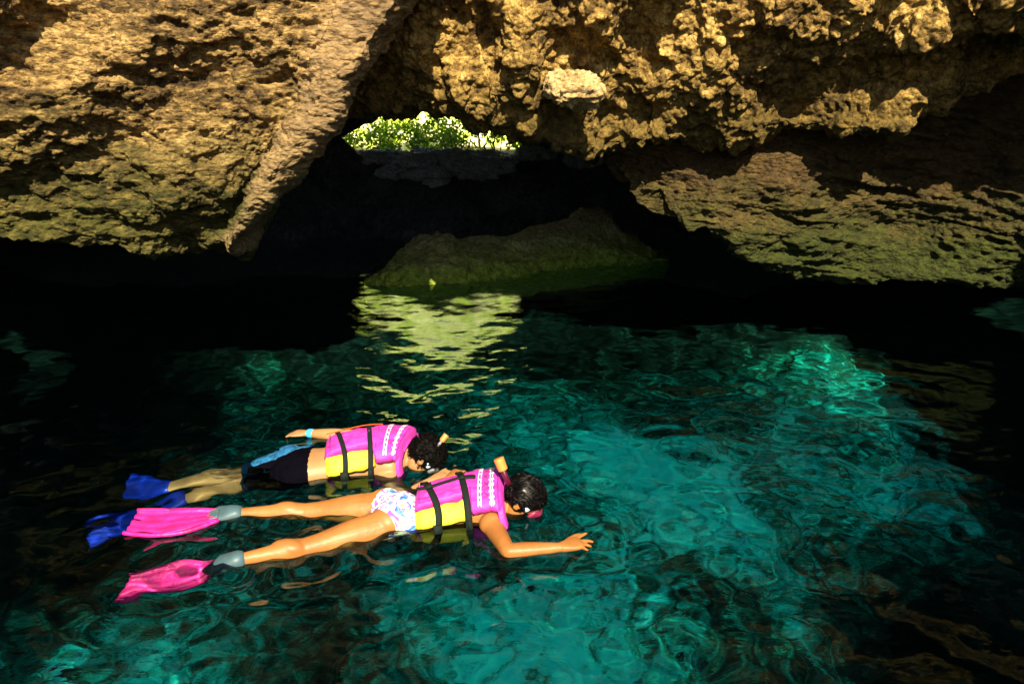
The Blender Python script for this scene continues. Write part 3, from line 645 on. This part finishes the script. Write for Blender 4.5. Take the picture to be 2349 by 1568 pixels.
def hand(wrist, d, side, up, L_=.17, spread=(.5, .12, -.05, -.25), curl=(0, .35, .45, .5), thumb=.9):
    """palm and five fingers; d fingers direction, side towards the thumb, up back of hand"""
    d, side = unit(d), unit(side); up = unit(np.cross(side, d)) * (1 if np.dot(np.cross(side, d), up) > 0 else -1)
    k = L_ / .18; parts = []
    parts.append(tube([wrist, wrist + d * .035 * k, wrist + d * .07 * k, wrist + d * .088 * k], [.026 * k, .036 * k, .042 * k, .038 * k], [.019 * k, .017 * k, .014 * k, .011 * k], up=up, ex=2.6))
    for i in range(4):
        base = wrist + d * (.078 - .004 * abs(i - 1)) * k + side * (.030 - .020 * i) * k
        ln = (.072, .080, .074, .058)[i] * k; a = spread[i]; fd = unit(d * math.cos(a) + side * math.sin(a)); pts = [base]; ang = 0
        for s_ in (.45, .30, .25):
            ang += curl[i]; pts.append(pts[-1] + (fd * math.cos(ang) - up * math.sin(ang)) * ln * s_)
        r = (.0095, .0098, .0092, .008)[i] * k
        parts.append(tube(pts, [r, r * .95, r * .88, r * .72], [r, r * .9, r * .82, r * .65], up=up, n=10, sub=3))
    tb = wrist + d * .025 * k + side * .026 * k; td = unit(d * math.cos(thumb) + side * math.sin(thumb))
    p1 = tb + td * .035 * k; p2 = p1 + unit(td + d * .5) * .03 * k; p3 = p2 + unit(td * .6 + d * .8) * .022 * k
    parts.append(tube([tb, p1, p2, p3], [.014 * k, .0115 * k, .0105 * k, .008 * k], [.013 * k, .011 * k, .0095 * k, .007 * k], up=up, n=10, sub=3))
    return parts
def head_parts(c, fwd, up, k=1.0):
    """c centre; fwd = face direction; up = crown direction"""
    fwd = unit(fwd); side = unit(np.cross(up, fwd)); up = np.cross(fwd, side); ax = [side, fwd, up]
    P = [ell(c + up * .02 * k - fwd * .012 * k, (.074 * k, .092 * k, .082 * k), ax), ell(c + fwd * .022 * k - up * .05 * k, (.055 * k, .060 * k, .065 * k), ax), ell(c + fwd * .045 * k - up * .095 * k, (.028 * k, .028 * k, .020 * k), ax)]
    P.append(tube([c + fwd * .080 * k + up * .012 * k, c + fwd * .092 * k - up * .015 * k, c + fwd * .098 * k - up * .035 * k], [.008 * k, .011 * k, .016 * k], [.008 * k, .011 * k, .012 * k], up=fwd, n=10))       # nose
    P.append(ell(c + fwd * .080 * k - up * .066 * k, (.022 * k, .010 * k, .006 * k), ax, 8)); P.append(ell(c + fwd * .078 * k - up * .076 * k, (.019 * k, .010 * k, .007 * k), ax, 8))   # lips
    for s_ in (-1, 1):
        P.append(ell(c + fwd * .070 * k + side * s_ * .031 * k + up * .006 * k, (.013 * k, .011 * k, .010 * k), ax, 8))      # eyes
        P.append(ell(c + fwd * .072 * k + side * s_ * .030 * k + up * .027 * k, (.022 * k, .012 * k, .007 * k), ax, 8))      # brow
        P.append(ell(c + side * s_ * .077 * k - up * .012 * k - fwd * .008 * k, (.010 * k, .019 * k, .031 * k), ax, 8))      # ear
    return P, ax
def hair_cap(c, ax, k, m, parent, wet, seed):
    side, fwd, up = [np.array(a) for a in ax]; n = 60
    th = np.linspace(0.02, math.pi - .02, n); ph = np.linspace(0, 2 * math.pi, 2 * n, endpoint=False); T, Ph = np.meshgrid(th, ph, indexing='ij')
    d = np.stack([np.sin(T) * np.cos(Ph), np.sin(T) * np.sin(Ph), np.cos(T)], -1).reshape(-1, 3)
    q = d * np.array([.090, .106, .098]) * k; face = sstep(.5, .85, d[:, 1] - .55 * d[:, 2]); low = sstep(-.6, -.95, d[:, 2]) * (d[:, 1] > -.3)
    groove = fbm(np.stack([d[:, 0] * 9, d[:, 1] * 2.2, d[:, 2] * 3], -1) if wet else d * 5, 4, seed)
    amp = .022 if wet else .075
    q = q * (1 + amp * groove * 1.0)[:, None] * (1 - .25 * np.maximum(face, low))[:, None]
    V = c + up * .02 * k - fwd * .012 * k + q @ np.array([side, fwd, up]); F_ = [tuple(f) for f in grid_faces(n, 2 * n, wrap=True)]
    parts = [(V, F_)]
    r_ = np.random.default_rng(seed)
    # locks of hair: tapered little tufts lying on (wet) or standing off (short curls) the cap
    for i in range(900 if not wet else 1700):
        a = unit(r_.normal(size=3)); 
        if a[1] - .55 * a[2] > .6 or (a[2] < -.6 and a[1] > -.3): continue
        p = c + up * .02 * k - fwd * .012 * k + (a * np.array([.090, .106, .098]) * k) @ np.array([side, fwd, up]); nrm = a @ np.array([side, fwd, up])
        flow = unit((r_.normal(size=3) if not wet else (-up * .2 - fwd * .9 + side * a[0] * 1.1 + r_.normal(size=3) * .10))); flow = unit(flow - nrm * np.dot(flow, nrm))
        ln = r_.uniform(.012, .024) if not wet else r_.uniform(.03, .05); w = r_.uniform(.0018, .0035); sd = np.cross(flow, nrm) * w
        hgt = .012 if not wet else 0; mid = p + flow * ln * .5 + nrm * (hgt if not wet else -.0015); tip = p + flow * ln + nrm * (hgt * .4 if not wet else -.008)
        vv = np.array([p - sd, p + sd, p + nrm * w, mid + sd * .8, mid - sd * .8, mid + nrm * w * 1.3, tip]); parts.append((vv, [(0, 2, 5, 4), (2, 1, 3, 5), (1, 0, 4, 3), (4, 5, 6), (5, 3, 6), (3, 4, 6)]))
    V, F_ = join(parts); return link("hair", pymesh("hair", V, F_), m, parent)
def make_fin(parent, foot, toe, blade, m, nrm, name_label=None):
    """foot pocket (ankle->toe) and blade given by its two long edges (lists of world points)"""
    e1, e2 = np.array(blade[0]), np.array(blade[1]); a = catmull(e1, 26, 0); b = catmull(e2, 26, 0); nt = 17; G = []
    nrm = unit(vec(nrm))
    for i in range(26):
        for j in range(nt):
            u = j / (nt - 1); h = .004 * math.cos(u * 2 * math.pi * 4) + .012 * (abs(2 * u - 1) ** 8) + .008 * math.sin(i * .25)
            G.append(a[i] * (1 - u) + b[i] * u + nrm * h)
    G = np.array(G); k = len(G); V = np.concatenate([G, G - nrm * .007]); F_ = [tuple(f) for f in grid_faces(26, nt)] + [tuple(f + k) for f in grid_faces(26, nt, flip=True)]
    bd = list(range(nt)) + [i * nt + nt - 1 for i in range(1, 26)] + [25 * nt + j for j in range(nt - 2, -1, -1)] + [i * nt for i in range(24, 0, -1)]
    for q in range(len(bd)): x_, y_ = bd[q], bd[(q + 1) % len(bd)]; F_.append((y_, x_, x_ + k, y_ + k))
    me = pymesh("fin", V, F_); bm = bmesh.new(); bm.from_mesh(me); bmesh.ops.recalc_face_normals(bm, faces=bm.faces); bm.to_mesh(me); bm.free()
    f = link("fin", me, m, parent)
    for edge_ in (a, b):
        V, F_ = tube(edge_ + nrm * .002, [.009] * len(edge_), [.010] * len(edge_), up=nrm, n=8, sub=1); link("side_rail", pymesh("side_rail", V, F_), m, f)
    foot, toe = vec(foot), vec(toe); V, F_ = tube([foot, foot * .6 + toe * .4, toe, (a[0] + b[0]) / 2], [.042, .052, .062, .075], [.042, .040, .030, .012], up=nrm, ex=2.4)
    link("foot_pocket", pymesh("foot_pocket", V, F_), m_foot if m is m_pinkfin else m_bluefin, f)
    return f

def build_person(J, label, skin, man):
    root = bpy.data.objects.new("person", None); C.objects.link(root); tag(root, label, "person")
    k = 1.0
    tors = [J['crotch'], J['hips'], J['waist'], J['chest'], J['shoulders'], J['neck']]
    if man: A = [.115, .16, .145, .165, .175, .058]; Bz = [.075, .105, .092, .112, .092, .055]
    else:   A = [.115, .155, .118, .140, .150, .050]; Bz = [.075, .105, .080, .098, .082, .048]
    parts = [tube(tors, A, Bz, n=32, sub=8, ex=2.25)]
    side = unit(np.cross(J['neck'] - J['hips'], (0, 0, 1)))       # towards the viewer
    fw, upv = J['face'], J['crown']
    hp, ax = head_parts(J['head'], fw, upv, J.get('hk', 1.0)); parts += hp
    parts.append(tube([J['neck'], J['neck'] * .45 + J['head'] * .55, J['head']], [.056, .050, .055], [.054, .048, .055]))
    for s in ('n', 'f'):
        sh, el, wr = J['sh' + s], J['el' + s], J['wr' + s]; q = 1.12 if man else 1.0
        parts.append(tube([sh, sh * .6 + el * .4, el], [.056 * q, .047 * q, .036 * q], [.056 * q, .047 * q, .037 * q])); parts.append(ell(sh, (.062 * q,) * 3))
        parts.append(tube([el, el * .65 + wr * .35, wr], [.037 * q, .039 * q, .023 * q], [.037 * q, .036 * q, .020 * q]))
        hd = J['hand' + s]; parts += hand(wr, *hd)
        hp_, kn, an = J['hip' + s], J['kn' + s], J['an' + s]
        parts.append(tube([hp_, hp_ * .55 + kn * .45, hp_ * .18 + kn * .82, kn], [.088 * q, .076 * q, .055 * q, .050 * q], [.090 * q, .078 * q, .055 * q, .049 * q]))
        parts.append(ell(kn * .72 + an * .28 + vec((0, 0, .014)), (.085 * q, .046 * q, .046 * q))); parts.append(ell(hp_ + vec((0, 0, .022)), (.095 * q, .085 * q, .085 * q)))
        parts.append(tube([kn, kn * .72 + an * .28, an * .6 + kn * .4, an], [.047 * q, .053 * q, .038 * q, .027 * q], [.046 * q, .054 * q, .040 * q, .029 * q]))
        ft = J['toe' + s]; parts.append(tube([an, an * .5 + ft * .5, ft], [.032, .040, .042], [.036, .030, .014]))
    body = fused("body", parts, .0055, 6, skin, root)
    hair_cap(J['head'], ax, J.get('hk', 1.0), m_black if man else m_blackw, root, not man, 5 if man else 9)
    # torso frame for the vest
    Av = A[:-1] + [.150 if man else .158]; Av[-2] = .185 if man else .178; Bv = Bz[:-1] + [.078]
    Pc, Ac, Bc, T, S_, U_ = tube_arrays(tors, Av, Bv, sub=16); m_ = len(Pc)
    def fn(s_, th, off):
        x_ = s_ * (m_ - 1); i = int(min(m_ - 2, max(0, math.floor(x_)))); f = x_ - i
        p = Pc[i] * (1 - f) + Pc[i + 1] * f; a = Ac[i] * (1 - f) + Ac[i + 1] * f; b = Bc[i] * (1 - f) + Bc[i + 1] * f; S0 = unit(S_[i] * (1 - f) + S_[i + 1] * f); U0 = unit(U_[i] * (1 - f) + U_[i + 1] * f)
        c_, s2 = math.cos(th), math.sin(th); c_ = math.copysign(abs(c_) ** .85, c_); s2 = math.copysign(abs(s2) ** .85, s2)
        return p + S0 * c_ * (a + off) + U0 * s2 * (b + off)
    return root, body, fn, side, ax

def vest(root, fn, s0, s1, sy, man):
    """life vest: s0 waist edge, s1 neck edge, sy upper end of the yellow side panels; theta 0 = near side, 90 = back"""
    D_ = math.radians
    def arm(s_):   # armhole: the back panel narrows between waist and shoulder
        t = (s_ - sy) / (s1 - sy); return 1 if t < 0 else 1
    lo = lambda s_: D_(np.interp(s_, [s0, sy - .02, sy + .01, (sy + s1) / 2, s1 - .04, s1], [58, 60, 22, 34, 22, 40]))
    hi = lambda s_: D_(np.interp(s_, [s0, sy - .02, sy + .01, (sy + s1) / 2, s1 - .04, s1], [122, 120, 158, 146, 158, 140]))
    v = shell("life_vest", fn, s0, s1, 60, lo, hi, 40, .058 if not man else .060, m_mag, root, edge=.13, quilt=.008, seed=3)
    for a, b in ((-2, 57), (123, 182)):
        shell("side_panel", fn, s0 + .004, sy, 26, lambda s_: D_(a if a > 0 else np.interp(s_, [s0, sy], [4, 14])), lambda s_: D_(b if b < 100 else np.interp(s_, [s0, sy], [176, 166])), 20, .050, m_yel, v, edge=.16, quilt=.007, seed=5)
    # front pads under the chest
    for a, b in ((-88, -32), (-148, -92)):
        shell("front_panel", fn, s0, s1 - .12, 34, lambda s_: D_(a), lambda s_: D_(b), 22, .060, m_mag, v, edge=.16)
        shell("front_panel", fn, s0 + .02, sy - .03, 14, lambda s_: D_(a + 34 if a > -100 else a + 2), lambda s_: D_(b + 3 if a > -100 else b - 34), 12, .066, m_yel, v, edge=.2)
    # shoulder yokes
    for a, b in ((-50, 44), (136, 230)):
        shell("shoulder_strap", fn, s1 - .085, s1 - .004, 14, lambda s_: D_(a), lambda s_: D_(b), 24, .040, m_mag, v, edge=.2)
    # stitched seams of the foam panels
    for t in (74, 106): ribbon("seam", fn, [(x_, D_(t)) for x_ in np.linspace(s0 + .02, s1 - .03, 40)], .005, .0016, m_seam, v, off=.0625)
    for x_ in (s0 + .03, sy + .012, s1 - .045): ribbon("seam", fn, [(x_, t) for t in np.linspace(D_(64 if x_ < sy else 30), D_(116 if x_ < sy else 150), 20)], .005, .0016, m_seam, v, off=.0625)
    for q in ((sy - s0) * .30 + s0, (sy - s0) * .86 + s0): ribbon("buckle", fn, [(q + e, D_(8)) for e in (-.016, 0, .016)], .05, .012, m_web, v, off=.068)
    # webbing round the waist
    for q in ((sy - s0) * .30 + s0, (sy - s0) * .86 + s0):
        ribbon("strap", fn, [(q + .012 * math.sin(t * 2), t) for t in np.linspace(0, 2 * math.pi, 72)], .034 if not man else .028, .004, m_web, v, off=.066)
    if man:
        ribbon("strap", fn, [(x_, D_(116)) for x_ in np.linspace(s0 + .01, sy + .03, 14)], .026, .004, m_red, v, off=.071)
    else:
        ribbon("strap", fn, [(x_, D_(92)) for x_ in np.linspace(s0 + .01, sy + .055, 14)], .020, .004, m_web, v, off=.071)
        ribbon("strap", fn, [(x_, D_(92)) for x_ in np.linspace(sy - .04, sy + .05, 8)], .034, .005, m_web, v, off=.071)
        for q in ((sy - s0) * .30 + s0, (sy - s0) * .86 + s0):
            ribbon("buckle", fn, [(q + e, D_(92)) for e in (-.014, 0, .014)], .045, .010, m_web, v, off=.073)
    # two bars of white printed characters across the shoulders, with knocked out letters
    for bi, sc_ in enumerate((sy + (s1 - sy) * .28, sy + (s1 - sy) * .62)):
        ts = np.linspace(D_(40), D_(128), 9); w = .017 if bi == 0 else .021
        for e in (-1, 1):
            ribbon("printed_line", fn, [(sc_ + e * .011, t) for t in np.linspace(ts[0], ts[-1], 14)], .006, .0012, m_print, v, off=.0675 if not man else .0695)
        for i in range(8):
            ta = ts[i] + (ts[1] - ts[0]) * .28; tb = ts[i] + (ts[1] - ts[0]) * (.62 if i % 3 else .86)
            ribbon("printed_letter", fn, [(sc_, t) for t in np.linspace(ta, tb, 3)], w * 1.3, .0012, m_print, v, off=.0675 if not man else .0695)
    if not man:     # dark handwriting between the two bars
        sc_ = sy + (s1 - sy) * .45; pts = []
        for (u0, sl) in ((.0, 1), (.13, -1), (.2, 1), (.34, 1), (.42, -1), (.55, 1), (.6, -1), (.74, 1), (.86, 1)):
            t0 = D_(56 + u0 * 66)
            ribbon("handwriting", fn, [(sc_ - .018 + .036 * q, t0 + D_(5) * sl * q) for q in np.linspace(0, 1, 5)], .0045, .001, m_ink, v, off=.0680)
        ribbon("handwriting", fn, [(sc_ - .05 + .02 * q, D_(58) + D_(6) * q) for q in np.linspace(0, 1, 5)], .004, .001, m_ink, v, off=.0680)
    return v

def snorkel(root, pts, tip_a, tip_b, m, r=.011):
    V, F_ = tube(pts, [r] * len(pts), [r] * len(pts), up=(.3, -.8, .2), n=14); s = link("snorkel", pymesh("snorkel", V, F_), m, root)
    V, F_ = tube([tip_a, tip_b], [r * 1.75, r * 1.9], [r * 1.75, r * 1.9], up=(.3, -.8, .2), n=18, sub=4, rd=.12); link("snorkel_tip", pymesh("snorkel_tip", V, F_), m_org, s); return s
def mask(root, c, ax, k, m, mstrap):
    side, fwd, up = [np.array(a) for a in ax]; c = vec(c)
    V, F_ = tube([c + fwd * .066 * k + up * .012 * k - side * .074 * k, c + fwd * .094 * k + up * .010 * k - side * .035 * k, c + fwd * .100 * k + up * .008 * k, c + fwd * .094 * k + up * .010 * k + side * .035 * k, c + fwd * .066 * k + up * .012 * k + side * .074 * k],
                 [.024 * k, .034 * k, .035 * k, .034 * k, .024 * k], [.010, .014, .015, .014, .010], up=fwd, n=20, ex=3)
    o = link("diving_mask", pymesh("diving_mask", V, F_), m, root)
    for s_ in (-1, 1): V, F_ = ell(c + fwd * .118 * k + up * .010 * k + side * s_ * .036 * k, (.030 * k, .007, .026 * k), ax, 10); link("lens", pymesh("lens", V, F_), m_lens, o)
    P = []
    for t in np.linspace(-.15, math.pi + .15, 26): P.append(c + side * math.cos(t) * .091 * k - fwd * (math.sin(t) * .112 * k - .02) + up * (.012 + .015 * math.sin(t)) * k)
    V, F_ = tube(P, [.003] * 26, [.013] * 26, up=up, n=8, sub=1); link("mask_strap", pymesh("mask_strap", V, F_), mstrap, o)
    return o

# --- the woman in front
Z = at_z
J = dict(crotch=Z(868, 1186, -.03), hips=Z(912, 1184, .0), waist=Z(968, 1184, .0), chest=Z(1062, 1166, .01), shoulders=Z(1128, 1156, .03), neck=Z(1170, 1148, .05),
         head=Z(1200, 1146, .075), hk=1.08,
         shn=Z(1128, 1203, .02), eln=Z(1166, 1264, .0), wrn=Z(1288, 1254, .015), shf=Z(1090, 1112, .03), elf=Z(990, 1118, -.02), wrf=Z(1026, 1100, .01),
         hipn=Z(890, 1206, -.008), knn=Z(702, 1253, -.016), ann=Z(548, 1282, -.008), toen=Z(496, 1292, -.05),
         hipf=Z(884, 1166, .0), knf=Z(704, 1174, -.006), anf=Z(545, 1178, .008), toef=Z(503, 1182, .0))
J['face'] = vec((.58, -.22, -.78)); J['crown'] = vec((.74, .05, .62))
J['handn'] = (Z(1345, 1240, .02) - J['wrn'], vec((-.12, 1, .05)), vec((0, 0, 1)), .19, (.42, .02, -.05, -.10), (.02, .16, .22, .28), .55)
J['handf'] = (vec((.5, .5, .3)), vec((.5, -.5, .2)), vec((0, 0, 1)), .16, (.1, 0, -.05, -.1), (.5, .6, .6, .6), .7)
root, body, fn, side, ax = build_person(J, "nearer snorkeller in flowered bikini, magenta and yellow life vest, pink fins, one arm reaching forward", m_skin2, False)
vest(root, fn, .36, .965, .66, False)
bk = unit(J['neck'] - J['hips'])
def bik(P):
    d = (P - J['hips']) @ bk; lat = (P - J['hips']) @ side; h = P[:, 2] - (J['hips'][2])
    return (d < .10) & (d > -.125 + 1.0 * np.maximum(0, np.abs(lat) - .03) - .05 * (h < 0)) & (np.abs(lat) < .19)
clothing("bikini_bottom", body, bik, .004, m_floral, root, .002, 3)
mask(root, J['head'], ax, 1.0, m_pinkm, m_strap)
ta, tb = Z(1163, 1100, .20), at_y(1146, 1057, Z(1163, 1100, .20)[1] + .02)
snorkel(root, [J['head'] + vec(ax[1]) * .10 - vec(ax[2]) * .07, J['head'] + vec((-.10, .10, -.03)), Z(1180, 1140, .10) + vec((-.01, .06, 0)), ta, ta * .4 + tb * .6], ta * .45 + tb * .55, tb + (tb - ta) * .12, m_mar, .014)
f1 = [Z(505, 1172, .010), Z(430, 1172, .014), Z(370, 1170, .016), Z(318, 1170, .012)]; f2 = [Z(500, 1194, .008), Z(425, 1220, .010), Z(350, 1228, .012), Z(285, 1223, .006)]
make_fin(root, J['anf'], J['toef'], (f1, f2), m_pinkfin, (0, -.2, 1))
f1 = [Z(492, 1283, -.12), Z(430, 1291, -.14), Z(360, 1302, -.15), Z(296, 1318, -.17)]; f2 = [Z(496, 1302, -.14), Z(455, 1342, -.17), Z(385, 1366, -.19), Z(278, 1373, -.2)]
make_fin(root, J['ann'], J['toen'], (f1, f2), m_pinkfin, (0, -.2, 1))

# --- the man behind
J = dict(crotch=Z(655, 1076, -.05), hips=Z(690, 1074, -.02), waist=Z(752, 1068, .0), chest=Z(846, 1054, .01), shoulders=Z(914, 1048, .02), neck=Z(948, 1046, .03),
         head=Z(976, 1046, .065), hk=1.04,
         shn=Z(888, 1086, -.03), eln=Z(925, 1134, -.07), wrn=Z(990, 1102, .0), shf=Z(872, 1006, .02), elf=Z(790, 999, .02), wrf=Z(706, 993, .015),
         hipn=Z(672, 1092, -.06), knn=Z(560, 1103, -.18), ann=Z(420, 1136, -.30), toen=Z(350, 1186, -.36),
         hipf=Z(668, 1062, -.05), knf=Z(545, 1083, -.10), anf=Z(385, 1117, -.24), toef=Z(352, 1118, -.34))
J['face'] = vec((.40, -.03, -.90)); J['crown'] = vec((.88, .05, .45))
J['handn'] = (Z(1028, 1084, .01) - J['wrn'], vec((.1, 1, .1)), vec((0, 0, 1)), .18, (.15, .0, -.05, -.15), (.25, .35, .4, .4), .8)
J['handf'] = (Z(665, 992, .015) - J['wrf'], vec((.1, -1, 0)), vec((0, 0, 1)), .17, (.08, .0, -.05, -.1), (.12, .2, .2, .25), .35)
root, body, fn, side, ax = build_person(J, "farther snorkeller in black and blue swim trunks, magenta life vest and blue fins", m_skin1, True)
vest(root, fn, .40, .965, .66, True)
bk = unit(J['neck'] - J['hips']); kd = unit((J['knf'] + J['knn']) / 2 - J['hips'])
def tr_(P): d = (P - J['hips']) @ bk; return (d < .075) & ((P - J['hips']) @ kd < .335) & (np.abs((P - J['hips']) @ side) < .26)
t = clothing("swim_trunks", body, tr_, .014, m_trunk, root, .007, 7)
def cuff(P): e = (P - J['hips']) @ kd; return (e > .285) & (e < .335)
clothing("cuff", body, cuff, .019, m_bluecloth, t, .004, 8)
def pan(P): d = (P - J['hips']) @ bk; lat = (P - J['hips']) @ side; return (d < .075) & ((P - J['hips']) @ kd < .29) & (lat < -.045) & (lat > -.25)
clothing("blue_side_panel", body, pan, .0185, m_bluecloth, t, .003, 9)
mask(root, J['head'], ax, .98, m_greytube, m_strap)
V, F_ = tube([J['wrf'] + unit(J['elf'] - J['wrf']) * .012, J['wrf'] + unit(J['elf'] - J['wrf']) * .034], [.031, .031], [.029, .029], n=20); link("wristband", pymesh("wristband", V, F_), m_wrist, root)
ta, tb = Z(1003, 1024, .14), at_y(1024, 997, Z(1003, 1024, .14)[1] + .03)
snorkel(root, [J['head'] + vec(ax[1]) * .10 - vec(ax[2]) * .06, J['head'] + vec((.06, .12, -.05)), Z(1000, 1034, .08) + vec((0, .05, 0)), ta, ta * .4 + tb * .6], ta * .5 + tb * .5, tb, m_greytube, .009)
f1 = [Z(365, 1108, -.38), Z(330, 1094, -.44), Z(300, 1090, -.5)]; f2 = [Z(362, 1130, -.40), Z(325, 1140, -.46), Z(290, 1135, -.52)]
make_fin(root, J['anf'], J['toef'], (f1, f2), m_bluefin, (0, -.2, 1))
f1 = [Z(345, 1178, -.40), Z(290, 1186, -.5), Z(205, 1212, -.6)]; f2 = [Z(345, 1202, -.44), Z(290, 1220, -.54), Z(212, 1244, -.64)]
make_fin(root, J['ann'], J['toen'], (f1, f2), m_bluefin, (0, -.2, 1))
